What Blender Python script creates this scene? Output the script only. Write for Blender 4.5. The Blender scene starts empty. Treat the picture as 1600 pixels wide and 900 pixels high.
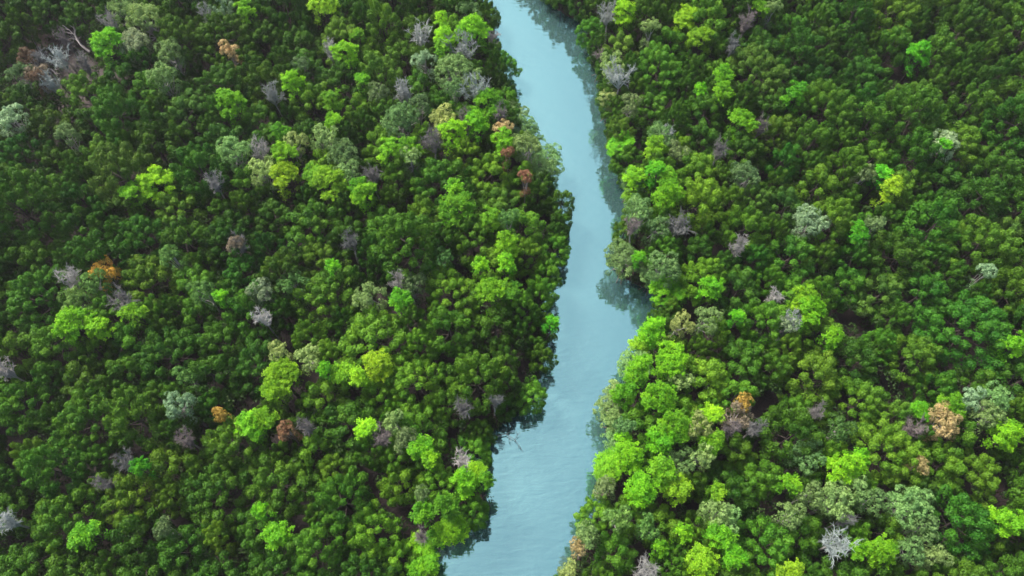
import bpy, math
from mathutils import Matrix, Vector
import numpy as np

rng = np.random.default_rng(20240517)
scene = bpy.context.scene
COL = scene.collection

# ------------------------------------------------------------------ camera
CAM_H = 80.0
TILT = math.radians(26.5)            # away from straight down, towards +Y
HFOV = math.radians(70.0)
cam_data = bpy.data.cameras.new("camera")
cam = bpy.data.objects.new("camera", cam_data)
COL.objects.link(cam)
cam.location = (0.0, 0.0, CAM_H)
cam.rotation_euler = (TILT, 0.0, 0.0)
cam_data.sensor_width = 36.0
cam_data.lens_unit = 'FOV'
cam_data.angle = HFOV
cam_data.clip_end = 8000.0
scene.camera = cam

# ------------------------------------------------------------------ sky and sun (bright overcast)
SUN_EL, SUN_AZ = math.radians(52), math.radians(-50)      # azimuth from +Y towards +X
world = bpy.data.worlds.new("World")
scene.world = world
world.use_nodes = True
wn = world.node_tree.nodes
wl = world.node_tree.links
sky = wn.new("ShaderNodeTexSky")
sky.sky_type = 'NISHITA'
sky.sun_disc = False
sky.sun_elevation = SUN_EL
sky.sun_rotation = SUN_AZ
sky.altitude = 0
sky.air_density = 1.0
sky.dust_density = 5.0
sky.ozone_density = 1.0
wn["Background"].inputs["Strength"].default_value = 0.066
wl.new(sky.outputs["Color"], wn["Background"].inputs["Color"])

sun_data = bpy.data.lights.new("sun", 'SUN')
sun_data.energy = 1.5
sun_data.angle = math.radians(16)
sun_data.color = (1.0, 0.95, 0.84)
sun = bpy.data.objects.new("sun", sun_data)
COL.objects.link(sun)
sun.location = (0, 0, 120)
sun.rotation_euler = (math.pi / 2 - SUN_EL, 0.0, math.pi - SUN_AZ)

vs = scene.view_settings
vs.view_transform = 'Standard'
vs.look = 'None'
vs.exposure = 1.95
vs.gamma = 1.0
vs.use_curve_mapping = False
scene.render.engine = 'CYCLES'
scene.cycles.filter_width = 1.65
scene.cycles.max_bounces = 6
scene.cycles.diffuse_bounces = 3
scene.cycles.glossy_bounces = 3
scene.cycles.transmission_bounces = 4

# ------------------------------------------------------------------ photo pixel -> place on the land
F_PX = 800.0 / math.tan(HFOV / 2)
CT, ST = math.cos(TILT), math.sin(TILT)


def at(px, py, z=0.0):
    x, y = (px - 800.0) / F_PX, -(py - 450.0) / F_PX
    d = (x, y * CT + ST, y * ST - CT)
    t = (z - CAM_H) / d[2]
    return np.array((d[0] * t, d[1] * t))


def project(x, y, z):
    dy, dz = y, z - CAM_H
    yc = dy * CT + dz * ST
    zc = -dy * ST + dz * CT
    return 800 + F_PX * x / -zc, 450 - F_PX * yc / -zc, -zc


# ------------------------------------------------------------------ helpers
def new_mesh(name, V, Fq, mat, attrs=None, smooth=False):
    """V (n,3); Fq (m,4) or (m,3) faces."""
    V = np.asarray(V, dtype=np.float32)
    Fq = np.asarray(Fq, dtype=np.int32)
    m, k = Fq.shape
    me = bpy.data.meshes.new(name)
    me.vertices.add(len(V))
    me.vertices.foreach_set("co", V.ravel())
    me.loops.add(m * k)
    me.loops.foreach_set("vertex_index", Fq.ravel())
    me.polygons.add(m)
    me.polygons.foreach_set("loop_start", np.arange(0, m * k, k, dtype=np.int32))
    if smooth:
        me.polygons.foreach_set("use_smooth", np.ones(m, dtype=bool))
    if attrs:
        for an, av in attrs.items():
            a = me.attributes.new(an, 'FLOAT', 'POINT')
            a.data.foreach_set("value", np.asarray(av, dtype=np.float32))
    me.update(calc_edges=True)
    me.validate()
    if mat:
        me.materials.append(mat)
    return me


def link(name, data, parent=None):
    o = bpy.data.objects.new(name, data)
    COL.objects.link(o)
    if parent is not None:
        o.parent = parent
    return o


def tubes(paths, sides=5):
    """paths: list of (points (n,3), radii (n,)) -> V, quads."""
    Vs, Fs, base = [], [], 0
    ang = np.arange(sides) * 2 * np.pi / sides
    for P, R in paths:
        P = np.asarray(P, float)
        R = np.asarray(R, float)
        n = len(P)
        T = np.gradient(P, axis=0)
        T /= np.linalg.norm(T, axis=1, keepdims=True) + 1e-9
        ref = np.where(np.abs(T[:, 2:3]) < 0.9, np.array([[0, 0, 1.0]]), np.array([[1.0, 0, 0]]))
        A = np.cross(T, ref)
        A /= np.linalg.norm(A, axis=1, keepdims=True) + 1e-9
        B = np.cross(T, A)
        ring = P[:, None] + R[:, None, None] * (np.cos(ang)[None, :, None] * A[:, None] + np.sin(ang)[None, :, None] * B[:, None])
        Vs.append(ring.reshape(-1, 3))
        i = np.arange(n - 1)[:, None] * sides
        j = np.arange(sides)[None]
        j2 = (j + 1) % sides
        Fs.append((base + np.stack([i + j, i + j2, i + sides + j2, i + sides + j], -1)).reshape(-1, 4))
        base += n * sides
    return np.concatenate(Vs), np.concatenate(Fs)


def unit(v):
    return v / (np.linalg.norm(v, axis=-1, keepdims=True) + 1e-9)


def leaf_quads(P, N, L, W, jit, r):
    n = len(P)
    N = unit(N + r.normal(0, jit, (n, 3)))
    T = unit(np.cross(N, r.normal(0, 1, (n, 3))))
    B = np.cross(N, T)
    L = L * r.uniform(0.7, 1.3, (n, 1))
    W = W * r.uniform(0.7, 1.3, (n, 1))
    fold = N * W * 0.25
    V = np.stack([P - T * L * .5, P + B * W * .5 + fold - T * L * .08, P + T * L * .5, P - B * W * .5 + fold - T * L * .08], 1).reshape(-1, 3)
    return V, np.arange(n * 4).reshape(n, 4)


# ------------------------------------------------------------------ materials
def material(name):
    m = bpy.data.materials.new(name)
    m.use_nodes = True
    nt = m.node_tree
    b = nt.nodes["Principled BSDF"]
    return m, nt, b, nt.nodes["Material Output"]


def leaf_material(name, transl, rough, spec):
    m, nt, b, out = material(name)
    N, Lk = nt.nodes, nt.links
    info = N.new("ShaderNodeObjectInfo")
    tone = N.new("ShaderNodeAttribute"); tone.attribute_name = "tone"
    mr = N.new("ShaderNodeMapRange")
    mr.inputs["To Min"].default_value = 0.68
    mr.inputs["To Max"].default_value = 1.32
    Lk.new(tone.outputs["Fac"], mr.inputs["Value"])
    hr = N.new("ShaderNodeMapRange")
    hr.inputs["To Min"].default_value = 0.487
    hr.inputs["To Max"].default_value = 0.513
    Lk.new(info.outputs["Random"], hr.inputs["Value"])
    hs = N.new("ShaderNodeHueSaturation")
    Lk.new(info.outputs["Color"], hs.inputs["Color"])
    ht = N.new("ShaderNodeMapRange")
    ht.inputs["To Min"].default_value = 0.014
    ht.inputs["To Max"].default_value = -0.014
    Lk.new(tone.outputs["Fac"], ht.inputs["Value"])
    ha = N.new("ShaderNodeMath"); ha.operation = 'ADD'
    Lk.new(hr.outputs["Result"], ha.inputs[0]); Lk.new(ht.outputs["Result"], ha.inputs[1])
    Lk.new(ha.outputs["Value"], hs.inputs["Hue"])
    rv = N.new("ShaderNodeMapRange")
    rv.inputs["To Min"].default_value = 1.2
    rv.inputs["To Max"].default_value = 0.82
    Lk.new(info.outputs["Random"], rv.inputs["Value"])
    mm = N.new("ShaderNodeMath"); mm.operation = 'MULTIPLY'
    Lk.new(mr.outputs["Result"], mm.inputs[0]); Lk.new(rv.outputs["Result"], mm.inputs[1])
    Lk.new(mm.outputs["Value"], hs.inputs["Value"])
    Lk.new(hs.outputs["Color"], b.inputs["Base Color"])
    b.inputs["Roughness"].default_value = rough
    b.inputs["Specular IOR Level"].default_value = spec
    tr = N.new("ShaderNodeBsdfTranslucent")
    hs2 = N.new("ShaderNodeHueSaturation")
    hs2.inputs["Hue"].default_value = 0.485
    hs2.inputs["Value"].default_value = 1.5
    Lk.new(hs.outputs["Color"], hs2.inputs["Color"])
    Lk.new(hs2.outputs["Color"], tr.inputs["Color"])
    mx = N.new("ShaderNodeMixShader")
    mx.inputs["Fac"].default_value = transl
    Lk.new(b.outputs["BSDF"], mx.inputs[1])
    Lk.new(tr.outputs["BSDF"], mx.inputs[2])
    Lk.new(mx.outputs["Shader"], out.inputs["Surface"])
    return m


MAT_LEAF = leaf_material("mangrove_leaf", 0.15, 0.55, 0.20)
MAT_SOFT = leaf_material("soft_leaf", 0.30, 0.6, 0.25)


def bark_material(name, c1, c2, scale):
    m, nt, b, out = material(name)
    N, Lk = nt.nodes, nt.links
    tc = N.new("ShaderNodeTexCoord")
    nz = N.new("ShaderNodeTexNoise")
    nz.inputs["Scale"].default_value = scale
    nz.inputs["Detail"].default_value = 4
    Lk.new(tc.outputs["Object"], nz.inputs["Vector"])
    cr = N.new("ShaderNodeValToRGB")
    cr.color_ramp.elements[0].position = 0.35
    cr.color_ramp.elements[0].color = (*c1, 1)
    cr.color_ramp.elements[1].position = 0.65
    cr.color_ramp.elements[1].color = (*c2, 1)
    Lk.new(nz.outputs["Fac"], cr.inputs["Fac"])
    Lk.new(cr.outputs["Color"], b.inputs["Base Color"])
    b.inputs["Roughness"].default_value = 0.9
    return m


MAT_BARK = bark_material("mangrove_bark", (0.03, 0.023, 0.022), (0.07, 0.053, 0.05), 3.0)
MAT_DEAD = bark_material("weathered_wood", (0.26, 0.23, 0.23), (0.46, 0.43, 0.42), 1.2)
MAT_ROOT = bark_material("root_bark", (0.07, 0.04, 0.035), (0.15, 0.09, 0.075), 4.0)

# ground: wet dark mud with leaf litter
MAT_MUD, nt, b, out = material("mud")
N, Lk = nt.nodes, nt.links
geo = N.new("ShaderNodeNewGeometry")
n1 = N.new("ShaderNodeTexNoise"); n1.inputs["Scale"].default_value = 0.55; n1.inputs["Detail"].default_value = 8
n2 = N.new("ShaderNodeTexNoise"); n2.inputs["Scale"].default_value = 6.0; n2.inputs["Detail"].default_value = 5
Lk.new(geo.outputs["Position"], n1.inputs["Vector"]); Lk.new(geo.outputs["Position"], n2.inputs["Vector"])
r1 = N.new("ShaderNodeValToRGB")
r1.color_ramp.elements[0].position = 0.3; r1.color_ramp.elements[0].color = (0.018, 0.013, 0.016, 1)
r1.color_ramp.elements[1].position = 0.7; r1.color_ramp.elements[1].color = (0.055, 0.039, 0.040, 1)
Lk.new(n1.outputs["Fac"], r1.inputs["Fac"])
r2 = N.new("ShaderNodeValToRGB")
r2.color_ramp.elements[0].position = 0.42; r2.color_ramp.elements[0].color = (0.6, 0.55, 0.55, 1)
r2.color_ramp.elements[1].position = 0.62; r2.color_ramp.elements[1].color = (1.3, 1.15, 1.0, 1)
Lk.new(n2.outputs["Fac"], r2.inputs["Fac"])
mul = N.new("ShaderNodeMix"); mul.data_type = 'RGBA'; mul.blend_type = 'MULTIPLY'; mul.inputs["Factor"].default_value = 1.0
Lk.new(r1.outputs["Color"], mul.inputs["A"]); Lk.new(r2.outputs["Color"], mul.inputs["B"])
Lk.new(mul.outputs["Result"], b.inputs["Base Color"])
b.inputs["Roughness"].default_value = 0.75
bp = N.new("ShaderNodeBump"); bp.inputs["Strength"].default_value = 0.6; bp.inputs["Distance"].default_value = 0.12
Lk.new(n2.outputs["Fac"], bp.inputs["Height"]); Lk.new(bp.outputs["Normal"], b.inputs["Normal"])

# river: milky turquoise silt water under a glossy surface
MAT_WATER, nt, b, out = material("river_water")
N, Lk = nt.nodes, nt.links
geo = N.new("ShaderNodeNewGeometry")
n1 = N.new("ShaderNodeTexNoise"); n1.inputs["Scale"].default_value = 0.11; n1.inputs["Detail"].default_value = 4
Lk.new(geo.outputs["Position"], n1.inputs["Vector"])
r1 = N.new("ShaderNodeValToRGB")
r1.color_ramp.elements[0].position = 0.3; r1.color_ramp.elements[0].color = (0.013, 0.066, 0.075, 1)
r1.color_ramp.elements[1].position = 0.7; r1.color_ramp.elements[1].color = (0.018, 0.082, 0.090, 1)
Lk.new(n1.outputs["Fac"], r1.inputs["Fac"])
Lk.new(r1.outputs["Color"], b.inputs["Base Color"])
b.inputs["Roughness"].default_value = 0.55
gl = N.new("ShaderNodeBsdfGlossy"); gl.inputs["Roughness"].default_value = 0.035
gl.inputs["Color"].default_value = (0.42, 0.85, 0.85, 1)
mp = N.new("ShaderNodeMapping"); mp.inputs["Scale"].default_value = (0.55, 1.7, 1.0); mp.inputs["Rotation"].default_value = (0, 0, 0.35)
Lk.new(geo.outputs["Position"], mp.inputs["Vector"])
w1 = N.new("ShaderNodeTexNoise"); w1.inputs["Scale"].default_value = 1.0; w1.inputs["Detail"].default_value = 2.5; w1.inputs["Distortion"].default_value = 0.6
Lk.new(mp.outputs["Vector"], w1.inputs["Vector"])
n3 = N.new("ShaderNodeTexNoise"); n3.inputs["Scale"].default_value = 0.05
Lk.new(geo.outputs["Position"], n3.inputs["Vector"])
mr = N.new("ShaderNodeMapRange"); mr.inputs["From Min"].default_value = 0.35; mr.inputs["From Max"].default_value = 0.65
mr.inputs["To Min"].default_value = 0.25; mr.inputs["To Max"].default_value = 1.0
Lk.new(n3.outputs["Fac"], mr.inputs["Value"])
bp = N.new("ShaderNodeBump"); bp.inputs["Distance"].default_value = 0.04
Lk.new(mr.outputs["Result"], bp.inputs["Strength"])
Lk.new(w1.outputs["Fac"], bp.inputs["Height"])
Lk.new(bp.outputs["Normal"], gl.inputs["Normal"])
Lk.new(bp.outputs["Normal"], b.inputs["Normal"])
mx = N.new("ShaderNodeMixShader"); mx.inputs["Fac"].default_value = 0.46
Lk.new(b.outputs["BSDF"], mx.inputs[1]); Lk.new(gl.outputs["BSDF"], mx.inputs[2])
Lk.new(mx.outputs["Shader"], out.inputs["Surface"])

# ------------------------------------------------------------------ the river course (photo pixels of the waterline)
LEFT = [(535, -260), (665, -95), (720, -30), (747, 8), (770, 45), (767, 90), (780, 120), (792, 145), (789, 180), (805, 215), (828, 250), (848, 285), (856, 320), (878, 350), (873, 385), (864, 430), (849, 470), (846, 500), (855, 530), (845, 562), (844, 590), (832, 625), (795, 655), (748, 690), (736, 720), (747, 760), (766, 788), (749, 808), (709, 832), (661, 858), (666, 890), (675, 930), (625, 1010), (575, 1120)]
RIGHT = [(738, -330), (778, -150), (809, -50), (864, 12), (919, 42), (915, 75), (925, 100), (937, 128), (938, 150), (949, 180), (948, 215), (959, 245), (974, 285), (984, 310), (986, 335), (998, 358), (966, 385), (958, 410), (970, 432), (1018, 452), (1035, 480), (1024, 515), (997, 555), (980, 600), (954, 632), (950, 660), (963, 690), (953, 725), (941, 765), (941, 800), (914, 850), (896, 880), (872, 925), (850, 1010), (810, 1120)]
LB = np.array([at(px_ - 3, py_) for px_, py_ in LEFT])
RB = np.array([at(px_ + 2, py_) for px_, py_ in RIGHT])
POLY = np.concatenate([LB, RB[::-1]])


def river_dist(Q):
    """signed distance to the waterline, positive on land."""
    Q = np.atleast_2d(Q)
    A = POLY
    B = np.roll(POLY, -1, 0)
    best = np.full(len(Q), 1e9)
    inside = np.zeros(len(Q), bool)
    for a, c in zip(A, B):
        e = c - a
        w = Q - a
        t = np.clip((w @ e) / (e @ e), 0, 1)
        d = np.linalg.norm(w - t[:, None] * e, axis=1)
        best = np.minimum(best, d)
        cond = (a[1] > Q[:, 1]) != (c[1] > Q[:, 1])
        xi = a[0] + (Q[:, 1] - a[1]) / (e[1] if abs(e[1]) > 1e-9 else 1e-9) * e[0]
        inside ^= cond & (Q[:, 0] < xi)
    return np.where(inside, -best, best)


def wob(x, y):
    return (np.sin(x * .9 + 1.3 * np.sin(y * .55)) + np.sin(y * 1.1 + 1.7 * np.sin(x * .43 + 2)) + np.sin((x + y) * 2.3)) / 3


fx = np.concatenate([[-3000, -1200, -500, -240, -150], np.arange(-110, 111, 1.0), [150, 240, 500, 1200, 3000]])
fy = np.concatenate([[-3000, -1200, -500, -200, -80], np.arange(-30, 151, 1.0), [190, 260, 500, 1200, 3000]])
GX, GY = np.meshgrid(fx, fy)
gp = np.stack([GX.ravel(), GY.ravel()], 1)
gd = river_dist(gp)
gz = np.clip(gd * 0.45, -1.3, 0.30) + 0.10 * wob(gp[:, 0], gp[:, 1]) + 0.06
nx, ny = len(fx), len(fy)
ii = (np.arange(ny - 1)[:, None] * nx + np.arange(nx - 1)[None]).ravel()
ground = link("ground", new_mesh("ground", np.column_stack([gp, gz]), np.stack([ii, ii + 1, ii + nx + 1, ii + nx], 1), MAT_MUD, smooth=True))
ground["kind"] = "structure"


def ground_z(x, y):
    d = river_dist(np.array([[x, y]]))[0]
    return float(np.clip(d * .45, -1.3, .30) + .10 * wob(x, y) + .06)


# water sheet: a strip a little wider than the channel

nS = 160
def resample(P, n):
    s = np.concatenate([[0], np.cumsum(np.linalg.norm(np.diff(P, axis=0), axis=1))])
    t = np.linspace(0, s[-1], n)
    return np.stack([np.interp(t, s, P[:, k]) for k in range(2)], 1)
LR, RR = resample(LB, nS), resample(RB, nS)
W = unit(RR - LR)
LW, RW = LR - W * 3.0, RR + W * 3.0
cols = 8
wv = np.concatenate([(LW + (RW - LW) * k / (cols - 1))[:, None] for k in range(cols)], 1).reshape(-1, 2)
ii = (np.arange(nS - 1)[:, None] * cols + np.arange(cols - 1)[None]).ravel()
river = link("river", new_mesh("river", np.column_stack([wv, np.zeros(len(wv))]), np.stack([ii, ii + 1, ii + cols + 1, ii + cols], 1)[:, ::-1], MAT_WATER))
river["kind"] = "structure"


# ------------------------------------------------------------------ tree makers: each gives (trunk mesh, crown mesh, crown radius, height)
def trunk_paths(r, H, targets, r0=0.16, sides=5, low=0.35):
    """a slightly bent trunk with limbs running to the clump bases."""
    bend = r.normal(0, 0.25, 2)
    top = H * 0.72
    zz = np.linspace(-0.3, top, 6)
    TP = np.stack([bend[0] * (zz / top) ** 2, bend[1] * (zz / top) ** 2, zz], 1)
    TR = np.linspace(r0 * 1.25, r0 * 0.45, 6)
    paths = [(TP, TR)]
    for tg in targets:
        f = r.uniform(low, 0.95)
        s = np.array([np.interp(f * top, zz, TP[:, k]) for k in range(3)])
        mid = s * .45 + tg * .55 + np.array([0, 0, -0.25])
        paths.append((np.array([s, mid, tg]), np.array([r0 * .42, r0 * .28, r0 * .12])))
    return tubes(paths, sides)


def spread_points(r, R, n, dmin):
    P = []
    for _ in range(4000):
        a, q = r.uniform(0, 2 * np.pi), R * math.sqrt(r.uniform())
        p = np.array([q * math.cos(a), q * math.sin(a)])
        if all(np.hypot(*(p - o)) > dmin for o in P):
            P.append(p)
            if len(P) >= n:
                break
    return np.array(P)


def tuft(r, c, axis, rx, rz, n, L, W, jit):
    """a leafy dome of leaves round the end of a shoot."""
    u = r.normal(0, 1, (n, 3))
    u = unit(u)
    low = r.uniform(size=n) < 0.75
    u[:, 2] = np.where(low, np.abs(u[:, 2]), u[:, 2])
    k = 0.66 + 0.48 * r.beta(2.6, 1.7, (n, 1))
    taper = np.where(u[:, 2:3] < 0, 1.0 - 0.45 * np.abs(u[:, 2:3]), 1.0)
    az = np.arctan2(u[:, 1:2], u[:, 0:1])
    lump = 1 + 0.12 * np.sin(3 * az + c[0] * 7) + 0.12 * np.sin(5 * az + 4 * u[:, 2:3] + c[1] * 9)
    P = np.concatenate([u[:, :2] * rx * k * taper * lump, np.where(u[:, 2:3] < 0, u[:, 2:3] * rz * 1.5, u[:, 2:3] * rz) * k], 1)
    Nn = unit(np.concatenate([u[:, :2] / rx, u[:, 2:3] / rz], 1))
    a = unit(axis)
    ex = unit(np.cross(a, np.array([0.31, 0.95, 0.02])))
    ey = np.cross(a, ex)
    M = np.stack([ex, ey, a], 0)
    return leaf_quads(c + P @ M, Nn @ M, L, W, jit, r)


def join_parts(parts):
    V, Fq, T, base = [], [], [], 0
    for (v, f), t in parts:
        V.append(v); Fq.append(f + base); base += len(v)
        T.append(t)
    return np.concatenate(V), np.concatenate(Fq), np.concatenate(T)


def make_dark(seed, R, H):
    """domed crown built of leafy tufts, steep flanks, a lower skirt."""
    r = np.random.default_rng(seed)
    asp = r.uniform(0.85, 1.15)
    drop = r.uniform(3.3, 4.8)
    pts = spread_points(r, R, int(R * R * 4.8), 0.80)
    parts, targets = [], []
    ph = r.uniform(0, 6.28, 3)
    for p in pts:
        a = math.atan2(p[1], p[0])
        q = np.hypot(*p) / R
        lob = 1 + .16 * math.sin(3 * a + ph[0]) + .10 * math.sin(5 * a + ph[1])
        p = p * np.array([asp, 1 / asp]) * lob
        z = H - drop * q ** 2.1 + r.normal(0, 0.28) + .35 * math.sin(2 * p[0] + ph[2]) * math.cos(1.7 * p[1])
        ax = np.array([p[0] / R * .7, p[1] / R * .7, 1.0])
        rx = 0.34 + 0.26 * r.beta(2, 2)
        rz = rx * r.uniform(1.3, 2.3)
        n = int(560 * rx * (rx + rz))
        c = np.array([p[0], p[1], z - rz])
        tn = np.clip(r.normal(0.5, 0.2), 0, 1)
        lv = tuft(r, c, ax, rx, rz, n, 0.195, 0.12, 0.46)
        parts.append((lv, np.clip(np.repeat(tn + r.normal(0, 0.15, n), 4), 0, 1)))
        targets.append(c - np.array([0, 0, rz * .4]))
    ns = int(R * 8)
    for k in range(ns):                      # lower skirt of tufts
        a = 2 * np.pi * (k + r.uniform(-.4, .4)) / ns
        q = R * r.uniform(0.6, 1.0)
        c = np.array([q * math.cos(a) * asp, q * math.sin(a) / asp, H - r.uniform(4.2, 7.0)])
        rx = r.uniform(0.45, 0.7); rz = rx * 1.2
        n = int(300 * rx * (rx + rz))
        lv = tuft(r, c, np.array([math.cos(a) * .9, math.sin(a) * .9, 1]), rx, rz, n, 0.23, 0.15, 0.5)
        parts.append((lv, np.clip(np.repeat(r.uniform(.2, .7) + r.normal(0, 0.15, n), 4), 0, 1)))
        targets.append(c)
    V, Fq, T = join_parts(parts)
    crown = new_mesh("mangrove_crown", V, Fq, MAT_LEAF, {"tone": T})
    tv, tf = trunk_paths(r, H, targets[::5], 0.15)
    return new_mesh("mangrove_trunk", tv, tf, MAT_BARK, smooth=True), crown, R, H


def make_lime(seed, R, H):
    """airy crown of star-like leaf sprays on uneven boughs."""
    r = np.random.default_rng(seed)
    nb = max(5, int(4 + R * R * 3.0))
    parts, targets = [], []
    cen = spread_points(r, R * .88, nb, .62)
    for p in cen:
        q = np.hypot(*p) / R
        bc = np.array([p[0], p[1], H - .6 - 2.0 * q ** 2 + r.normal(0, .4)])
        br = r.uniform(.42, .78)
        tb = r.normal(.5, .16)
        targets.append(bc - np.array([0, 0, .5]))
        for j in range(int(9 + br * 16)):
            u = unit(r.normal(0, 1, 3)); u[2] = abs(u[2]) * .9 - .35
            c = bc + u * br * r.uniform(.5, 1.3)
            n = int(r.uniform(16, 30))
            d = unit(r.normal(0, 1, (n, 3)) * np.array([1, 1, .5]))
            P = c + d * r.uniform(.04, .27, (n, 1))
            lv = leaf_quads(P, np.tile(np.array([u[0] * .6, u[1] * .6, 1.0]), (n, 1)), .20, .12, .55, r)
            parts.append((lv, np.clip(np.repeat(tb + r.normal(0, .16) + r.normal(0, .13, n), 4), 0, 1)))
    for k in range(int(R * 9)):               # lower sprays
        a = r.uniform(0, 6.28); q = R * r.uniform(.5, 1.0)
        c = np.array([q * math.cos(a), q * math.sin(a), H - r.uniform(2.4, 4.8)])
        n = 60
        lv = leaf_quads(c + unit(r.normal(0, 1, (n, 3))) * r.uniform(.1, .6, (n, 1)), np.tile(np.array([0, 0, 1.0]), (n, 1)), .22, .13, .7, r)
        parts.append((lv, np.repeat(r.uniform(0, .5), n * 4)))
        targets.append(c)
    V, Fq, T = join_parts(parts)
    crown = new_mesh("bright_crown", V, Fq, MAT_SOFT, {"tone": T})
    tv, tf = trunk_paths(r, H, targets, .10 + .03 * R, low=.5)
    return new_mesh("bright_trunk", tv, tf, MAT_BARK, smooth=True), crown, R, H


def make_pale(seed, R, H, twigs=True):
    """cauliflower crown of many small rounded sprigs."""
    r = np.random.default_rng(seed)
    parts, targets = [], []
    nl = max(4, int(2 + R * R * 2.0))
    lobes = spread_points(r, R * .8, nl, .75 * min(1, .5 + R * .25))
    for p in lobes:
        q = np.hypot(*p) / R
        lc = np.array([p[0], p[1], H - .9 - 1.7 * q ** 2 + r.normal(0, .25)])
        lr = r.uniform(.55, .85) * min(1, .6 + R * .2)
        targets.append(lc - np.array([0, 0, lr * .6]))
        tl = r.normal(.5, .17)
        for j in range(int(26 * lr)):
            u = unit(r.normal(0, 1, 3)); u[2] = abs(u[2]) - .35
            u = unit(u)
            c = lc + u * lr * r.uniform(.8, 1.08)
            rx = r.uniform(.18, .30)
            n = int(26)
            lv = tuft(r, c, u + np.array([0, 0, .5]), rx, rx * .9, n, .19, .12, .45)
            parts.append((lv, np.clip(np.repeat(tl + r.normal(0, .16) + r.normal(0, .1, n), 4), 0, 1)))
    for k in range(int(R * 8)):
        a = r.uniform(0, 6.28); q = R * r.uniform(.4, 1.0)
        c = np.array([q * math.cos(a), q * math.sin(a), H - r.uniform(2.6, 5.0)])
        rx = r.uniform(.3, .5)
        lv = tuft(r, c, np.array([math.cos(a), math.sin(a), 1.0]), rx, rx, 70, .19, .12, .5)
        parts.append((lv, np.repeat(r.uniform(.1, .5), 280)))
        targets.append(c)
    V, Fq, T = join_parts(parts)
    crown = new_mesh("pale_crown", V, Fq, MAT_SOFT, {"tone": T})
    tv, tf = trunk_paths(r, H, targets, .10 + .03 * R, low=.45)
    return new_mesh("pale_trunk", tv, tf, MAT_DEAD, smooth=True), crown, R, H


def make_bare(seed, R, H):
    """leafless crown: forked limbs and a haze of twigs."""
    r = np.random.default_rng(seed)
    bend = r.normal(0, .25, 2)
    top = H * .6
    zz = np.linspace(-.3, top, 5)
    TP = np.stack([bend[0] * (zz / top) ** 2, bend[1] * (zz / top) ** 2, zz], 1)
    paths_t = [(TP, np.linspace(.15, .08, 5))]
    limbs, twigs = [], []
    nl = int(6 + 3 * R)
    for k in range(nl):
        a = 2 * np.pi * (k + r.uniform(-.4, .4)) / nl
        q = R * r.uniform(.3, 1.0)
        s = TP[-1] * (1 - (f := r.uniform(0, .25))) + TP[-2] * f
        e = np.array([q * math.cos(a), q * math.sin(a), H - .3 - .9 * (q / R) ** 2 + r.normal(0, .35)])
        m = s * .5 + e * .5 + np.array([0, 0, -.2]) + r.normal(0, .15, 3)
        limbs.append((np.array([s, m, e]), np.array([.075, .05, .022])))
        for j in range(int(6 + R * 1.5)):
            t = r.uniform(.3, 1)
            p = (1 - t) ** 2 * s + 2 * t * (1 - t) * m + t * t * e
            d = unit(unit(e - s) * .7 + r.normal(0, .55, 3) + np.array([0, 0, .45])) * r.uniform(.45, 1.0) * min(1, .5 + R * .3)
            p2 = p + d
            limbs.append((np.array([p, p + d * .5 + r.normal(0, .06, 3), p2]), np.array([.04, .03, .014])))
            for i in range(7):
                t2 = r.uniform(.25, 1)
                b0 = p + d * t2
                d2 = unit(unit(d) * .6 + r.normal(0, .6, 3)) * r.uniform(.25, .55)
                twigs.append((np.array([b0, b0 + d2 * .55 + r.normal(0, .03, 3), b0 + d2]), np.array([.020, .016, .008])))
    tv, tf = tubes(paths_t, 7)
    lv, lf = tubes(limbs, 4)
    wv_, wf = tubes(twigs, 3)
    V = np.concatenate([lv, wv_]); Fq = np.concatenate([lf, wf + len(lv)])
    return new_mesh("bare_trunk", tv, tf, MAT_DEAD, smooth=True), new_mesh("bare_limbs", V, Fq, MAT_TWIG), R, H


MAT_TWIG, nt, b, out = material("twig")
info = nt.nodes.new("ShaderNodeObjectInfo")
nt.links.new(info.outputs["Color"], b.inputs["Base Color"])
b.inputs["Roughness"].default_value = 0.85

DARK = [make_dark(100 + k, R, H) for k, (R, H) in enumerate(zip(
    [2.1, 2.3, 2.5, 2.7, 2.8, 2.9, 3.0, 3.1, 3.3, 3.5, 3.7, 3.9], [8.8, 9.2, 9.9, 9.2, 9.8, 10.5, 9.6, 10.4, 9.8, 10.8, 10.3, 11.2]))]
LIME = [make_lime(300 + k, R, 9.8) for k, R in enumerate([.75, .9, 1.1, 1.3, 1.5, 1.7, 2.0, 2.3])]
PALE = [make_pale(400 + k, R, 9.6) for k, R in enumerate([.8, 1.0, 1.2, 1.4, 1.6, 1.9, 2.2, 2.5])]
BARE = [make_bare(500 + k, R, 9.4) for k, R in enumerate([.8, 1.0, 1.2, 1.4, 1.6, 1.9])]
VARIANTS = {'dark': DARK, 'lime': LIME, 'pale': PALE, 'bare': BARE, 'dry': PALE}


def make_roots(seed):
    r = np.random.default_rng(seed)
    paths = []
    for k in range(13):
        a = 2 * np.pi * (k + r.uniform(-.4, .4)) / 13
        q = r.uniform(.7, 1.9)
        h = r.uniform(.8, 1.9)
        t = np.linspace(0, 1, 6)
        P = np.stack([q * t * math.cos(a), q * t * math.sin(a), h * (1 - t ** 2.2) - .55 * t], 1)
        paths.append((P, np.linspace(.055, .035, 6)))
    v, f = tubes(paths, 5)
    return new_mesh("prop_roots", v, f, MAT_ROOT, smooth=True)


ROOTS = [make_roots(600 + k) for k in range(4)]

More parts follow.
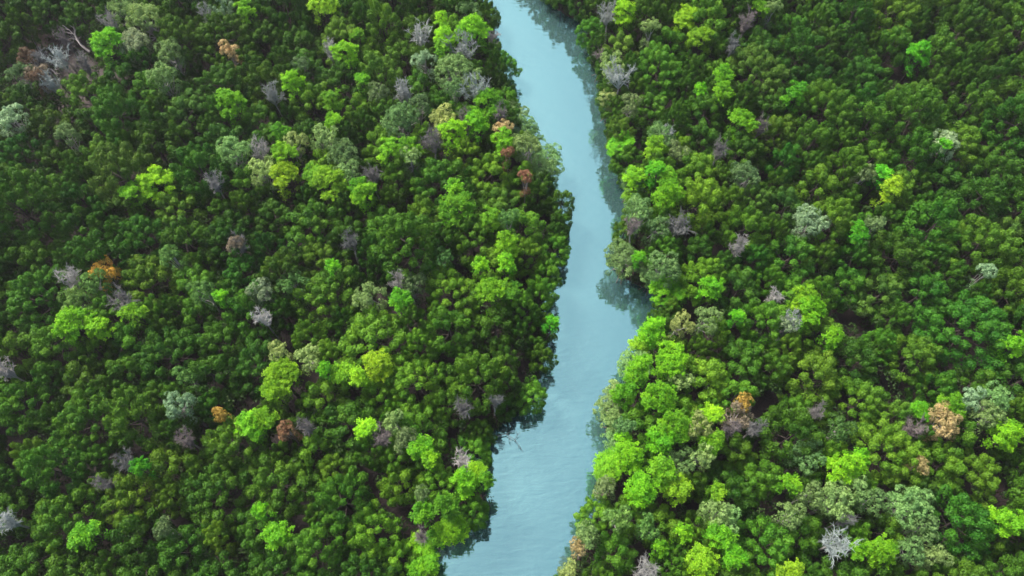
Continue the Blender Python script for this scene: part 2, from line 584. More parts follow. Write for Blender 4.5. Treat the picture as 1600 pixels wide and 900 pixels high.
# ------------------------------------------------------------------ the trees one can pick out: kind, photo x, y, crown radius (photo px), tint, short name, label
G = {  # leaf and twig colours (base colour)
    'lime': (.160, .40, .008), 'limey': (.205, .40, .011), 'limed': (.115, .30, .010), 'limeg': (.110, .39, .009),
    'pale': (.19, .32, .095), 'paley': (.26, .34, .10), 'palew': (.30, .40, .21), 'paleg': (.115, .25, .05), 'paled': (.13, .205, .07),
    'grey': (.32, .31, .30), 'white': (.43, .42, .41), 'mauve': (.19, .165, .165), 'tan': (.40, .32, .24),
    'orange': (.66, .42, .07), 'rust': (.26, .155, .08), 'sand': (.42, .345, .15), 'gold': (.50, .33, .07), 'brown': (.16, .105, .065), 'drab': (.26, .22, .15),
}
T = []
def add(kind, tint, *rows):
    for row in rows:
        x, y, r = row[:3]
        short = row[3] if len(row) > 3 else None
        label = row[4] if len(row) > 4 else None
        T.append(dict(kind=kind, tint=tint, x=x, y=y, r=r, short=short, label=label))

add('lime', 'lime',
    (167, 65, 22, 'lime tree beside the clearing', 'bright lime-green tree at the right rim of the top-left clearing'),
    (240, 285, 28, 'flat lime tree, upper left', 'broad flat lime-green crown in the upper left forest'),
    (360, 160, 18), (382, 17, 12), (540, 82, 17, 'star-shaped lime tree near the top', 'star-shaped vivid lime-green crown near the top, left of centre'),
    (458, 132, 15, 'small bright lime tree, upper left', 'small vivid lime-green crown standing alone in dark canopy, upper left'),
    (557, 52, 8), (567, 118, 10), (738, 48, 22, 'lime tree near the top bend', 'large bright lime-green tree left of the river near the top'),
    (697, 58, 16), (690, 33, 8), (690, 75, 10), (762, 160, 26, 'broad lime tree by the upper bank', 'broad lime-green crown just left of the upper river bank'),
    (437, 200, 12), (447, 240, 16), (565, 292, 14), (605, 230, 14), (640, 225, 14), (710, 205, 18), (745, 195, 15), (787, 222, 14),
    (709, 290, 10), (520, 185, 10))
add('lime', 'limey', (508, 10, 20), (443, 270, 20), (513, 285, 25, 'yellow-green dome, upper left', 'rounded yellow-green crown in the upper left forest'), (487, 265, 12), (517, 155, 12),
    (1095, 55, 18), (1072, 28, 18), (1045, 275, 12), (990, 300, 16), (1390, 295, 12))
add('lime', 'lime', (977, 225, 20, 'lime tree over the upper right bank', 'round lime-green tree overhanging the water at the upper right bank'), (1002, 270, 14), (1134, 112, 13, 'tall lime tree in two tiers', 'lime-green tree in two tiers in the upper right forest'), (1133, 140, 13), (1160, 190, 20, 'lime tree, upper right of centre', 'bright lime-green crown beside a dark gap, upper right of centre'),
    (1030, 225, 14), (1190, 12, 10), (975, 20, 14))
add('lime', 'limeg', (1095, 137, 7), (1439, 80, 16, 'lone lime tree, top right', 'lone vivid green crown in dark canopy at the top right'), (1240, 147, 13, 'small lime tree, top right', 'small vivid green round crown in dark canopy, top right'), (1472, 230, 8), (1378, 272, 10), (1030, 265, 10))
add('lime', 'lime', (118, 508, 26, 'large lime tree at the left', 'large brilliant lime-green crown near the left edge, mid height'), (147, 505, 15), (205, 300, 12), (715, 325, 26, 'lime tree left of mid river', 'large lime-green tree left of the middle of the river'), (570, 303, 16),
    (437, 585, 26, 'round lime tree, lower left', 'round brilliant lime-green crown in the lower left forest'), (533, 578, 13), (795, 380, 14), (770, 455, 22, 'forked lime tree by mid bank', 'forked lime-green crown just left of the mid river bank'), (750, 413, 9), (790, 410, 10), (762, 340, 14))
add('lime', 'limeg', (627, 465, 15, 'small lime tree at a dark gap', 'small vivid green crown beside a dark gap left of centre'), (518, 414, 8), (508, 577, 8), (345, 465, 7), (850, 500, 7))
add('lime', 'limey', (590, 570, 18, 'yellow-green crown, lower middle', 'flat yellow-green crown in the lower middle of the left forest'), (210, 490, 12), (560, 588, 10))
add('lime', 'lime', (1048, 455, 28, 'large lime tree on the right bank', 'largest lime-green tree on the right bank, mid height'), (1030, 520, 17), (1048, 562, 24), (985, 528, 14), (1008, 582, 18), (1045, 310, 18, 'lime tree above the river bulge', 'lime-green tree on the right bank above the pale overhanging tree'),
    (1268, 482, 22, 'lime tree by a bare crown, right', 'vivid lime-green tree beside a bare crown in the right forest'), (1256, 465, 14), (1583, 538, 14, 'lime tree at the right edge', 'bright lime-green crown at the right edge, mid height'), (1300, 527, 10))
add('lime', 'limeg', (1003, 393, 7), (1110, 445, 14, 'small green crown, right of centre', 'small vivid green crown to the right of the largest bank lime tree'), (1155, 492, 8), (1342, 363, 12))
add('lime', 'limeg', (132, 835, 15, 'lime tree, bottom left', 'vivid lime-green crown in the bottom left forest'), (220, 730, 9, 'tiny lime crown, lower left', 'tiny vivid green crown beside a dark gap, lower left'))
add('lime', 'lime', (393, 665, 20, 'lime tree beside the small orange crown', 'lime-green tree to the right of the tiny orange crown, lower left'), (573, 670, 12, 'small lime tree by a bare crown', 'small lime-green crown touching a bare grey crown, lower middle'), (658, 697, 14, 'lime tree, lower middle', 'lime-green crown in the lower middle, right of two bare trees'), (672, 720, 10),
    (410, 655, 14), (428, 833, 17, 'lime tree near the bottom', 'lime-green crown near the bottom edge, left half'), (408, 800, 8), (655, 795, 12), (720, 757, 16), (700, 815, 20, 'green tree at the lower left bank', 'large bright green tree on the lower left bank at the bend'),
    (650, 855, 16), (667, 880, 18, 'lime tree at the bottom bank', 'lime-green tree on the left bank at the bottom edge'), (750, 735, 12), (640, 895, 10), (425, 610, 12))
add('lime', 'limed', (695, 785, 16), (748, 757, 8), (800, 455, 12), (680, 850, 12))
add('lime', 'lime', (1030, 622, 24, 'lime tree on the lower right bank', 'bright lime-green tree on the right bank below mid height'), (985, 612, 15), (1055, 668, 24, 'wide lime tree, lower right bank', 'wide lime-green crown behind the lower right bank'), (1030, 685, 16), (1112, 650, 12), (1110, 690, 14), (985, 690, 10),
    (955, 725, 20, 'lime tree at the lower right waterline', 'bright lime-green tree at the lower right waterline'), (990, 715, 18), (1005, 762, 20), (1128, 840, 20, 'lime tree, bottom centre right', 'bright lime-green tree near the bottom, right of the river'), (1148, 872, 14), (1068, 832, 10), (1033, 855, 8))
add('lime', 'limey', (1035, 740, 18), (1058, 762, 16), (1123, 768, 10), (935, 735, 12), (1095, 878, 20), (1235, 893, 14))
add('lime', 'lime', (1493, 630, 16, 'lime tree beside the sandy tree', 'bright lime-green crown touching the sandy withered tree, lower right'), (1440, 642, 12), (1575, 678, 20, 'lime tree, lower right edge', 'lime-green tree near the right edge, lower part'), (1313, 730, 22, 'round lime tree, lower right', 'round brilliant lime-green crown in the lower right forest'), (1347, 712, 10), (1237, 757, 11), (1375, 860, 19, 'lime tree by the white bare tree', 'lime-green tree to the right of the white bare tree, bottom right'), (1343, 858, 10), (1575, 812, 18, 'bushy lime tree, bottom right edge', 'bushy lime-green crown near the right edge, close to the bottom'))
# pale crowns
add('pale', 'pale', (225, 28, 22, 'pale green tree, top left', 'pale green broad crown at the top left beside the clearing'), (192, 14, 18), (255, 120, 16), (265, 80, 16), (365, 235, 20, 'pale rounded tree, upper left', 'pale green rounded crown in the upper left forest'),
    (708, 105, 26, 'large pale tree near the top', 'large pale green cauliflower crown left of the upper river'), (738, 117, 14), (625, 185, 24, 'pale tree, upper centre', 'pale blue-green crown in the upper centre of the left forest'), (730, 12, 14), (507, 215, 18), (535, 235, 20), (545, 265, 14), (710, 138, 12))
add('pale', 'palew', (205, 58, 19, 'grey-green tree, top left', 'soft grey-green crown right of the lime tree by the clearing'), (15, 185, 18, 'pale tree at the left edge', 'whitish pale green crown at the left edge, upper part'), (345, 12, 13), (662, 88, 14), (405, 450, 15, 'whitish tree, left of centre', 'whitish green crown left of centre above a bare tree'), (1478, 222, 18, 'silvery tree, upper right', 'silvery pale crown in dark canopy at the upper right'))
add('pale', 'paled', (30, 112, 14), (655, 160, 12), (590, 138, 13), (470, 100, 10), (1353, 270, 12), (1165, 270, 18), (1060, 230, 12), (990, 155, 12), (100, 205, 12))
add('pale', 'paley', (460, 220, 14), (410, 262, 18, 'yellowish pale tree, upper left', 'yellowish pale crown left of the yellow-green dome'), (690, 180, 17), (640, 243, 12), (965, 92, 14), (1017, 43, 10), (945, 148, 11))
add('pale', 'pale', (825, 165, 18), (836, 195, 22, 'pale tree on the upper left bank', 'pale green bushy tree on the upper left bank'), (856, 240, 30, 'great pale tree over the water', 'great pale green rounded tree leaning over the water at the left bank'), (868, 264, 17), (818, 225, 18), (1035, 207, 18, 'speckled pale tree, upper right bank', 'speckled pale crown behind the upper right bank'), (1000, 278, 15), (1208, 12, 10))
add('pale', 'paleg', (147, 440, 15), (285, 580, 12), (265, 400, 10), (395, 447, 8), (315, 455, 15), (455, 440, 18), (690, 400, 12), (795, 340, 10), (118, 468, 19, 'blue-green tree below a grey crown', 'pale blue-green crown between a grey bare crown and the lime tree at left'))
add('pale', 'paley', (577, 462, 18, 'straw-coloured tree, left of centre', 'straw-coloured pale crown left of centre beside a dark gap'), (480, 556, 16, 'straw-coloured tree, lower centre', 'straw-coloured thin crown above a dark gap, lower centre'), (430, 548, 12))
add('pale', 'paled', (645, 440, 15))
add('pale', 'pale', (970, 402, 26, 'pale tree leaning over the river', 'pale grey-green tree leaning over the river from the right bank'), (1050, 407, 20, 'pale crown above the bank lime tree', 'pale crown just above the largest lime tree on the right bank'), (1005, 330, 18), (1030, 352, 14), (985, 563, 22, 'pale tree at the right waterline', 'pale green tree at the right waterline below mid height'), (1018, 435, 15), (1065, 582, 14))
add('pale', 'paley', (1105, 500, 16, 'yellowish pale tree, right of centre', 'yellowish pale crown right of centre'), (1070, 505, 14), (935, 603, 9))
add('pale', 'palew', (1270, 343, 22, 'silvery tree right of centre', 'silvery pale green crown standing in dark canopy right of centre'), (1540, 425, 8), (1230, 505, 10), (278, 632, 17, 'mint tree, lower left', 'mint pale green crown in the lower left forest'))
add('pale', 'paled', (1365, 350, 10), (255, 825, 10), (635, 690, 12), (660, 772, 8), (955, 762, 11))
add('pale', 'paley', (617, 658, 12))
add('pale', 'pale', (943, 628, 22, 'pale tree on the lower right bank', 'pale green rounded tree on the right bank at the narrow bend'), (955, 660, 14), (988, 670, 10), (960, 687, 14), (1070, 720, 18), (1145, 810, 14), (1120, 800, 18), (930, 842, 12), (1270, 710, 20, 'pale speckled tree, lower right', 'pale speckled crown left of the round lime tree, lower right'), (1268, 770, 16), (1310, 782, 26, 'large pale tree, lower right', 'large pale green crown below the round lime tree, lower right'), (1360, 780, 16), (1335, 757, 14), (1420, 790, 26, 'wide pale tree, bottom right', 'wide pale mint crown in the bottom right forest'), (1446, 822, 18), (1440, 775, 14), (1560, 620, 20, 'pale tree, right edge', 'pale blue-green crown near the right edge, lower part'), (1548, 648, 16), (1430, 860, 16), (1470, 870, 14))
add('pale', 'paleg', (970, 812, 15), (1015, 820, 13), (1315, 672, 16))
add('pale', 'paley', (1090, 665, 16, 'straw-coloured tree, lower right', 'straw-coloured crown between lime trees behind the lower right bank'), (1095, 712, 14), (1240, 805, 16), (875, 882, 10))
add('pale', 'palew', (1525, 620, 13))
# bare crowns
add('bare', 'white', (92, 88, 17, 'white dead tree in the clearing', 'whitish dead tree standing in the top-left clearing'), (75, 126, 10), (655, 48, 16, 'white bare tree near the top', 'white bare tree among dark crowns near the top'), (972, 117, 20, 'white bare tree, upper right bank', 'white bare twiggy tree on the upper right bank'), (1310, 850, 24, 'white bare tree, bottom right', 'large white bare tree near the bottom right'), (407, 493, 14, 'small white bare tree, left of centre', 'small white bare tree left of centre'), (5, 578, 15, 'bare tree at the left edge', 'whitish bare tree cut by the left edge, mid height'), (10, 815, 18, 'bare tree, bottom left edge', 'whitish bare tree at the left edge near the bottom'))
add('bare', 'grey', (170, 33, 14), (322, 22, 12), (335, 285, 14), (725, 75, 22, 'grey twiggy tree near the top', 'grey twiggy crown above the large pale tree near the top'), (745, 137, 20), (627, 138, 14), (408, 232, 16, 'grey bare tree, upper left', 'grey bare crown in the upper left, left of the lime pair'), (427, 145, 14), (515, 72, 10), (785, 50, 13), (955, 15, 16, 'grey bare tree by the top bend', 'grey bare tree on the right bank at the top bend'), (110, 432, 18, 'grey crown beside the orange tree', 'dense grey leafless crown to the left of the orange tree'), (622, 435, 14, 'grey bare tree, left of centre', 'grey bare tree beside a dark gap left of centre'), (1157, 380, 14, 'bare tree in canopy, right', 'grey bare tree in dark canopy right of the river'), (1212, 462, 9), (1235, 500, 15, 'white twiggy tree beside lime', 'whitish twiggy bare tree left of the lime tree in the right forest'), (713, 720, 14, 'bare tree near the lower bank', 'grey bare tree close to the lower left bank'), (1012, 890, 20, 'bare tree at the bottom edge', 'grey bare tree at the bottom edge, right of the river'), (1043, 205, 11))
add('bare', 'mauve', (673, 217, 16), (727, 183, 14), (780, 180, 10), (583, 275, 12), (1168, 32, 12), (1192, 195, 10), (1145, 70, 10), (938, 85, 9), (1125, 235, 12), (193, 470, 19, 'mauve bare tree, left', 'mauve-grey twiggy crown below the orange tree'), (372, 378, 13), (545, 375, 12, 'mauve bare tree, left of centre', 'mauve bare crown in a dark gap left of centre'), (1062, 350, 18, 'mauve bare tree, right bank', 'mauve-grey twiggy tree behind the right bank'), (287, 684, 15, 'mauve bare tree, lower left', 'mauve-grey twiggy crown below the mint tree, lower left'), (197, 722, 12), (160, 755, 10), (598, 678, 18, 'mauve bare tree, lower middle', 'mauve-grey bare crown beside a small lime tree, lower middle'), (478, 668, 12), (652, 825, 10), (720, 633, 14), (770, 618, 8), (1145, 668, 11), (1178, 670, 11), (1430, 668, 16, 'mauve bare tree by the sandy tree', 'mauve-grey bare crown left of the sandy withered tree'), (1280, 640, 10), (1325, 812, 9), (998, 348, 10))
# withered crowns
add('dry', 'orange', (157, 420, 15, 'bright orange tree', 'bright orange tree among dark crowns at the left'))
add('dry', 'gold', (345, 650, 7, 'tiny orange crown', 'tiny orange crown beside a lime tree, lower left'))
add('dry', 'rust', (445, 671, 9, 'small rusty crown', 'small rusty brown crown in the lower left forest'), (793, 238, 6, 'tiny red-brown crown', 'tiny red-brown crown behind the great pale tree'), (820, 277, 7))
add('dry', 'gold', (1165, 627, 9, 'small orange crown, right', 'small orange-brown crown above two bare mauve trees'))
add('dry', 'drab', (1155, 645, 17), (370, 385, 8), (55, 108, 11))
add('dry', 'brown', (38, 85, 12), (58, 122, 8))
add('bare', 'mauve', (115, 108, 12), (62, 88, 11), (130, 95, 10), (100, 62, 10))
add('dry', 'sand', (355, 72, 10, 'small sandy crown, top left', 'small sandy crown at the top left beside a pale tree'), (1478, 655, 22, 'sandy withered tree', 'large sandy withered crown in the lower right forest'), (1440, 728, 8, 'small sandy crown, lower right', 'small sandy crown among dark trees, lower right'), (787, 200, 11), (917, 861, 7))


# ------------------------------------------------------------------ place them
for t in T:
    vs_ = VARIANTS[t['kind']]
    z0 = 8.3
    while True:                                     # low trees where the photo shows crowns hanging out over the water
        p = at(t['x'], t['y'], z0)
        d = river_dist(p[None])[0]
        if d > .1 or z0 < 5.2:
            break
        z0 -= .5
    depth = project(p[0], p[1], z0)[2]
    rm = t['r'] * depth / F_PX * (1.06 if t['kind'] == 'lime' else 1.18)
    k = int(np.argmin([abs(v[2] - rm) + .02 * rng.uniform() for v in vs_]))
    t['var'] = k
    t['s'] = float(np.clip(rm / vs_[k][2], .75, 1.5))
    t['sz'] = float(rng.uniform(.92, 1.04)) * z0 / 8.3
    t['R'] = vs_[k][2] * t['s']
    if d < 0.12:                                    # keep the foot on the bank
        e = 0.05
        g = np.array([river_dist(p[None] + [[e, 0]])[0] - d, river_dist(p[None] + [[0, e]])[0] - d]) / e
        p = p + unit(g) * (0.12 - d)
    t['p'] = p
    t['rot'] = rng.uniform(0, 2 * np.pi)

GAPS = [(320, 130, 22), (95, 95, 62), (60, 95, 50), (125, 75, 45), (100, 128, 50), (70, 118, 50), (45, 118, 40), (48, 685, 20), (390, 628, 24), (205, 722, 16), (8, 868, 14), (1335, 505, 26), (1382, 128, 14), (1530, 120, 12),
        (1455, 60, 14), (1212, 25, 12), (1290, 132, 10), (600, 490, 22), (482, 585, 16), (540, 540, 12), (536, 400, 12), (1385, 790, 9), (1392, 618, 18),
        (1300, 690, 9), (1532, 662, 9), (560, 742, 11), (640, 792, 6), (8, 280, 12), (140, 12, 12), (640, 5, 10), (330, 345, 9), (270, 405, 9), (1480, 205, 12),
        (1240, 215, 10), (1075, 205, 10), (1180, 245, 9), (700, 420, 8), (1120, 360, 10), (1090, 480, 9), (1560, 740, 12), (1210, 640, 12)]
GP = [(at(x, y, 4.0), r * .095) for x, y, r in GAPS]

fixed = np.array([t['p'] for t in T])
fixR = np.array([t['R'] for t in T])
dark = []                                           # (p, R, variant, scale)
DP, DR = np.zeros((0, 2)), np.zeros(0)
cand = np.column_stack([rng.uniform(-112, 112, 60000), rng.uniform(-26, 128, 60000)])
px, py, dep = project(cand[:, 0], cand[:, 1], 7.5)
ok = (px > -190) & (px < 1790) & (py > -240) & (py < 1130)
cand = cand[ok]
cd = river_dist(cand)
for (p, d) in zip(cand, cd):                        # low mangroves crowding the water's edge
    if not -.25 < d < .7:
        continue
    k = int(rng.integers(0, 5))
    s = rng.uniform(.5, .74)
    R = DARK[k][2] * s
    if len(DP) and np.any(np.linalg.norm(DP - p, axis=1) < .62 * (DR + R)):
        continue
    if np.any(np.linalg.norm(fixed - p, axis=1) < .5 * R + .55 * fixR):
        continue
    DP = np.vstack([DP, p]); DR = np.append(DR, R)
    dark.append(dict(kind='dark', p=p, R=R, var=k, s=float(s), sz=float(rng.uniform(.52, .8)), rot=rng.uniform(0, 2 * np.pi), d=d))
for (p, d) in zip(cand, cd):
    k = int(rng.integers(len(DARK)))
    if d < 3.0:
        k = int(rng.integers(0, 5))
    s = rng.uniform(.86, 1.1)
    R = DARK[k][2] * s
    if d < 1.2:
        continue
    if len(DP) and np.any(np.linalg.norm(DP - p, axis=1) < .84 * (DR + R)):
        continue
    if np.any(np.linalg.norm(fixed - p, axis=1) < .52 * R + .66 * fixR):
        continue
    if any(np.hypot(*(g - p)) < gr * .85 + R * .6 for g, gr in GP):
        continue
    DP = np.vstack([DP, p]); DR = np.append(DR, R)
    dark.append(dict(kind='dark', p=p, R=R, var=k, s=float(s), sz=float(s * rng.uniform(.80, 1.24)), rot=rng.uniform(0, 2 * np.pi), d=d))
for (p, d) in zip(cand[::-1], cd[::-1]):            # smaller ones between the big crowns
    k = int(rng.integers(0, 6))
    s = rng.uniform(.55, .75)
    R = DARK[k][2] * s
    if d < 0.15 or np.any(np.linalg.norm(DP - p, axis=1) < .80 * (DR + R)) or np.any(np.linalg.norm(fixed - p, axis=1) < .45 * R + .62 * fixR):
        continue
    if any(np.hypot(*(g - p)) < gr + R * .6 for g, gr in GP):
        continue
    DP = np.vstack([DP, p]); DR = np.append(DR, R)
    dark.append(dict(kind='dark', p=p, R=R, var=k, s=float(s), sz=float(rng.uniform(.72, .92)), rot=rng.uniform(0, 2 * np.pi), d=d))
for t in dark:                                      # none that rises in front of a picked-out tree is tall
    df = fixed - t['p']
    if np.any((np.abs(df[:, 0]) < .8 * (t['R'] + fixR)) & (df[:, 1] > 0) & (df[:, 1] < 3.5 + t['R'])):
        t['sz'] = min(t['sz'], rng.uniform(.78, .88))
limeP = np.array([t['p'] for t in T if t['kind'] == 'lime'])
for t in dark:
    t['x'], t['y'], t['dep'] = project(t['p'][0], t['p'][1], 8.0)
    t['r'] = t['R'] / t['dep'] * F_PX
    t['view'] = 8 < t['x'] < 1592 and 8 < t['y'] < 892
    j = rng.uniform()
    c = np.array([.034, .136, .008]) * (1 - j) + np.array([.068, .156, .009]) * j
    # broad drifts of slightly bluer or yellower stands
    w = .5 + .5 * math.sin(t['p'][0] * .07 + 1.1) * math.cos(t['p'][1] * .06 - .4)
    c = c * (1 - .25 * w) + np.array([.040, .150, .016]) * .25 * w
    nr = math.exp(-max(t['d'], 0) / 9.0)            # younger, lighter stands along the water
    c = c * (1 + .55 * nr)
    if rng.uniform() < .05 + .12 * nr:
        c = c * .5 + np.array([.10, .21, .035]) * .5
    wl_ = min(.55, .22 * float(np.exp(-((limeP - t['p']) ** 2).sum(1) / 30.0).sum()))   # kin of the bright trees stand near them
    c = c * (1 - wl_) + np.array([.10, .24, .012]) * wl_
    t['col'] = tuple(c * rng.uniform(.72, 1.3))
inview = sorted([t for t in dark if t['view']], key=lambda t: -t['r'])
solo, rest = inview[:300], inview[300:] + [t for t in dark if not t['view']]
print("dark in view", len(inview), "all", len(dark), "picked", len(T))

# ------------------------------------------------------------------ labels: each thing told by the landmark it stands by
KIND_WORDS = {'dark': 'dark green tufted mangrove', 'lime': 'bright lime-green tree', 'pale': 'pale grey-green tree', 'bare': 'bare grey leafless tree', 'dry': 'withered brownish tree'}
SECT = ['to the right of', 'up and right of', 'straight above', 'up and left of', 'to the left of', 'down and left of', 'straight below', 'down and right of']
RANK = ['first', 'second', 'third', 'fourth', 'fifth', 'sixth', 'seventh', 'eighth', 'ninth', 'tenth', 'eleventh', 'twelfth']
anchors = [t for t in T if t['short']]
by_kind = {}
for t in T:
    by_kind.setdefault(t['kind'], []).append(t)
by_kind['dark'] = inview
used = set()
table = {}
for kind, lst in by_kind.items():
    X = np.array([[t['x'], t['y']] for t in lst])
    for ai, a in enumerate(anchors):
        D = X - np.array([a['x'], a['y']])
        dist = np.hypot(D[:, 0], D[:, 1])
        sec = np.round(np.degrees(np.arctan2(-D[:, 1], D[:, 0])) / 45).astype(int) % 8
        for s in range(8):
            idx = [i for i in np.argsort(dist) if sec[i] == s and lst[i] is not a]
            for rk, i in enumerate(idx[:12]):
                lst[i].setdefault('opts', []).append((rk * 60 + dist[i], rk, s, ai))
for t in T + solo:
    if t.get('label'):
        used.add(t['label'])
        continue
    for cost, rk, s, ai in sorted(t.get('opts', [])):
        lab = f"{RANK[rk]} {KIND_WORDS[t['kind']]} {SECT[s]} the {anchors[ai]['short']}"
        if lab not in used and len(lab.replace('-', ' ').split()) <= 16:
            t['label'] = lab
            used.add(lab)
            break
    else:
        t['label'] = f"{KIND_WORDS[t['kind']]} of the closed canopy away from any landmark"

# ------------------------------------------------------------------ build the individual trees
NAMES = {'dark': 'mangrove_tree', 'lime': 'bright_green_tree', 'pale': 'pale_green_tree', 'bare': 'bare_tree', 'dry': 'withered_tree'}
GROUPS = {'dark': 'dark mangroves of the closed canopy', 'lime': 'bright green trees scattered through the forest', 'pale': 'pale green trees scattered through the forest',
          'bare': 'leafless trees scattered through the forest', 'dry': 'withered trees scattered through the forest'}
first_crown, first_trunk = {}, {}
for t in T + solo:
    kind = t['kind']
    tm, cm, R0, H0 = VARIANTS[kind][t['var']]
    x, y = t['p']
    root = link(NAMES[kind], None)
    root.empty_display_size = .3
    root.location = (x, y, max(ground_z(x, y), -.1))
    dw = river_dist(t['p'][None])[0]
    M = Matrix.Rotation(t['rot'], 3, 'Z')
    if dw < 3.0:                                    # bank trees lean out over the water
        e = .05
        g = np.array([river_dist(t['p'][None] + [[e, 0]])[0] - dw, river_dist(t['p'][None] + [[0, e]])[0] - dw])
        g = unit(g)
        M = Matrix.Rotation(math.radians(7) * (1 - dw / 3.4), 3, Vector((g[1], -g[0], 0)).normalized() * 1.0) @ M
    root.rotation_euler = M.to_euler()
    root.scale = (t['s'], t['s'], t['sz'])
    root["label"] = t['label']
    root["category"] = "tree"
    root["group"] = GROUPS[kind]
    tr = link("trunk", tm, root)
    cr = link("limbs" if kind == 'bare' else "crown", cm, root)
    if kind == 'dark':
        cr.color = (*t['col'], 1)
        first_crown.setdefault(t['var'], cr); first_trunk.setdefault(t['var'], tr)
    else:
        c = np.array(G[t['tint']]) * rng.uniform(.78, 1.15) * np.array([rng.uniform(.8, 1.05), 1, 1]) if kind != 'dry' else np.array(G[t['tint']])
        cr.color = (*c, 1)
    if river_dist(t['p'][None])[0] < 3.2:
        link("prop_roots", ROOTS[int(rng.integers(4))], root)

# ------------------------------------------------------------------ the rest of the dark canopy, farther off and beyond the picture, as one forest
pts = np.array([[*t['p'], max(ground_z(*t['p']), -.1)] for t in rest])
me = bpy.data.meshes.new("mangrove_forest")
me.from_pydata(pts.tolist(), [], [])
a = me.attributes.new("turn", 'FLOAT_VECTOR', 'POINT'); a.data.foreach_set("vector", np.array([[0, 0, t['rot']] for t in rest], np.float32).ravel())
a = me.attributes.new("size", 'FLOAT_VECTOR', 'POINT'); a.data.foreach_set("vector", np.array([[t['s'], t['s'], t['sz']] for t in rest], np.float32).ravel())
a = me.attributes.new("variety", 'INT', 'POINT'); a.data.foreach_set("value", np.array([t['var'] for t in rest], np.int32))
forest = link("mangrove_forest", me)
forest["kind"] = "stuff"
forest["label"] = "unbroken dark green mangrove canopy filling the far forest"
forest["category"] = "forest"
forest.color = (.050, .144, .009, 1)
ng = bpy.data.node_groups.new("forest_scatter", 'GeometryNodeTree')
ng.interface.new_socket("Geometry", in_out='INPUT', socket_type='NodeSocketGeometry')
ng.interface.new_socket("Geometry", in_out='OUTPUT', socket_type='NodeSocketGeometry')
gi = ng.nodes.new("NodeGroupInput"); go = ng.nodes.new("NodeGroupOutput")
jn = ng.nodes.new("GeometryNodeJoinGeometry")
def named(nm, ty):
    n = ng.nodes.new("GeometryNodeInputNamedAttribute"); n.data_type = ty; n.inputs["Name"].default_value = nm
    return n.outputs["Attribute"]
turn, size, variety = named("turn", 'FLOAT_VECTOR'), named("size", 'FLOAT_VECTOR'), named("variety", 'INT')
for k in range(len(DARK)):
    cmp_ = ng.nodes.new("FunctionNodeCompare"); cmp_.data_type = 'INT'; cmp_.operation = 'EQUAL'
    ints = [s for s in cmp_.inputs if s.type == 'INT']
    ng.links.new(variety, ints[0]); ints[1].default_value = k
    for src in (first_crown.get(k), first_trunk.get(k)):
        if src is None:
            continue
        oi = ng.nodes.new("GeometryNodeObjectInfo"); oi.transform_space = 'ORIGINAL'
        oi.inputs["Object"].default_value = src
        ip = ng.nodes.new("GeometryNodeInstanceOnPoints")
        ng.links.new(gi.outputs[0], ip.inputs["Points"])
        ng.links.new(cmp_.outputs["Result"], ip.inputs["Selection"])
        ng.links.new(oi.outputs["Geometry"], ip.inputs["Instance"])
        ng.links.new(turn, ip.inputs["Rotation"])
        ng.links.new(size, ip.inputs["Scale"])
        ng.links.new(ip.outputs["Instances"], jn.inputs[0])
ng.links.new(jn.outputs[0], go.inputs[0])
forest.modifiers.new("scatter", 'NODES').node_group = ng

# ------------------------------------------------------------------ undergrowth seen down in the gaps
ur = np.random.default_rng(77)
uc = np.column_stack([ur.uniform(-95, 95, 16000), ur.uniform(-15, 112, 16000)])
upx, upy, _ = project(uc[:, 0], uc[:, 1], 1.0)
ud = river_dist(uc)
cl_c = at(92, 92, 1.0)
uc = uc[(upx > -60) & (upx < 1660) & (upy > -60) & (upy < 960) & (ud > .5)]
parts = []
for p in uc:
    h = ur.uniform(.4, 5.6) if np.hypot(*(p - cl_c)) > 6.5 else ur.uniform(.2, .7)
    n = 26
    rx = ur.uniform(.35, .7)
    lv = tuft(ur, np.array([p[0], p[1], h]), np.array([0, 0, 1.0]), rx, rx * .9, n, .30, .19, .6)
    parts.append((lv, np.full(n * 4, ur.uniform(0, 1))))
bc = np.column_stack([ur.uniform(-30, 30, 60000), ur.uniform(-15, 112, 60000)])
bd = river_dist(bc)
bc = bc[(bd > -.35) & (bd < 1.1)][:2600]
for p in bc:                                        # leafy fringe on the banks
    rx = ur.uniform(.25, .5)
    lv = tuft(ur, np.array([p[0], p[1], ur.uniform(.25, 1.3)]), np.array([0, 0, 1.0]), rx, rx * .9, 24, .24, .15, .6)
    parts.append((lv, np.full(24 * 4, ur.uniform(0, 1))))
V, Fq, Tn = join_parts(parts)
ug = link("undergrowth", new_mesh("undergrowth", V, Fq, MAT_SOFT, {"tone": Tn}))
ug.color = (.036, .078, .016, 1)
ug["kind"] = "stuff"
ug["label"] = "dull low undergrowth deep in the gaps of the forest"
ug["category"] = "undergrowth"

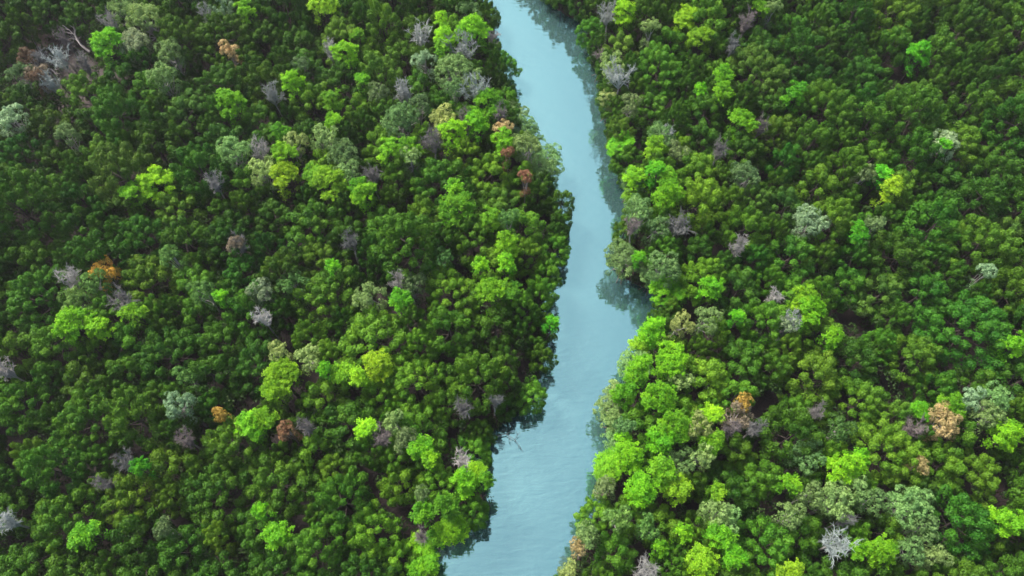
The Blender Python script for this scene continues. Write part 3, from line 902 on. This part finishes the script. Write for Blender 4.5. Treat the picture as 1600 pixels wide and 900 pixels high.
# ------------------------------------------------------------------ fallen wood
def fallen(name, label, pts, rad, seed, nbr, blen=1.6, cat="dead wood", zlift=.25):
    r = np.random.default_rng(seed)
    P = np.array(pts, float)
    t = np.linspace(0, 1, len(P))
    main = tubes([(P, np.interp(t, [0, 1], [rad, rad * .4]))], 7)
    root = link(name, None)
    base = P[0].copy()
    root.location = base
    root["label"] = label
    root["category"] = cat
    link("trunk", new_mesh("fallen_trunk", main[0] - base, main[1], MAT_DEAD, smooth=True), root)
    br = []
    for k in range(nbr):
        f = r.uniform(.3, .98)
        s = np.array([np.interp(f, t, P[:, i]) for i in range(3)])
        ax = unit(P[-1] - P[0])
        d = unit(ax * .7 + r.normal(0, .6, 3) + np.array([0, 0, .25])) * blen * r.uniform(.5, 1.1)
        e = s + d
        e[2] = max(e[2], .15)
        m = s + d * .5 + r.normal(0, .12, 3)
        br.append((np.array([s, m, e]), np.array([rad * .45, rad * .32, rad * .14])))
        for j in range(3):
            d2 = unit(d + r.normal(0, .5, 3) * np.linalg.norm(d)) * blen * .4
            br.append((np.array([m, m + d2 * .5, m + d2]), np.array([rad * .26, rad * .2, rad * .1])))
    bv, bf = tubes(br, 4)
    link("branches", new_mesh("fallen_branches", bv - base, bf, MAT_DEAD), root)

def p3(px, py, z):
    q = at(px, py, z)
    return (q[0], q[1], z)

fallen("fallen_tree", "bleached fallen tree with forked branches in the top-left clearing", [p3(140, 81, 2.2), p3(128, 72, 2.8), p3(120, 62, 3.2), p3(116, 52, 3.6)], .17, 1, 9, 2.2)
fallen("leaning_trunk", "long thin grey trunk leaning across the top-left clearing", [p3(72, 94, .4), p3(60, 78, 1.6), p3(47, 53, 3.2)], .10, 2, 2, 1.0)
fallen("leaning_trunk", "short grey trunk below the white dead crown in the clearing", [p3(99, 121, .5), p3(94, 112, 1.6), p3(88, 105, 2.8)], .10, 3, 4, 1.2)
fallen("leaning_trunk", "pale broken trunk lying low in the clearing under the brown shrubs", [p3(90, 118, .5), p3(80, 108, 1.0), p3(72, 107, 1.3)], .12, 5, 6, 1.3)
fallen("fallen_branch", "pale bare branch reaching over the dark reflection at the left bank", [p3(776, 682, .5), p3(790, 678, .55), p3(806, 688, .35)], .06, 4, 4, 1.5)

# ------------------------------------------------------------------ thin haze volume, added to lift the darkest shadows
hz = np.array([[x, y, z] for z in (-3.0, 84.0) for y in (-3100.0, 3100.0) for x in (-3100.0, 3100.0)])
MAT_HAZE, nt, b, out = material("haze")
nt.nodes.remove(b)
pv = nt.nodes.new("ShaderNodeVolumePrincipled")
pv.inputs["Color"].default_value = (.93, .95, 1.0, 1)
pv.inputs["Density"].default_value = 0.00018
pv.inputs["Anisotropy"].default_value = 0.2
nt.links.new(pv.outputs["Volume"], out.inputs["Volume"])
haze = link("haze", new_mesh("haze", hz, [[0, 2, 3, 1], [4, 5, 7, 6], [0, 1, 5, 4], [2, 6, 7, 3], [0, 4, 6, 2], [1, 3, 7, 5]], MAT_HAZE))
haze["kind"] = "stuff"
haze["label"] = "thin haze added over the whole forest to lift its shadows"
haze["category"] = "haze"
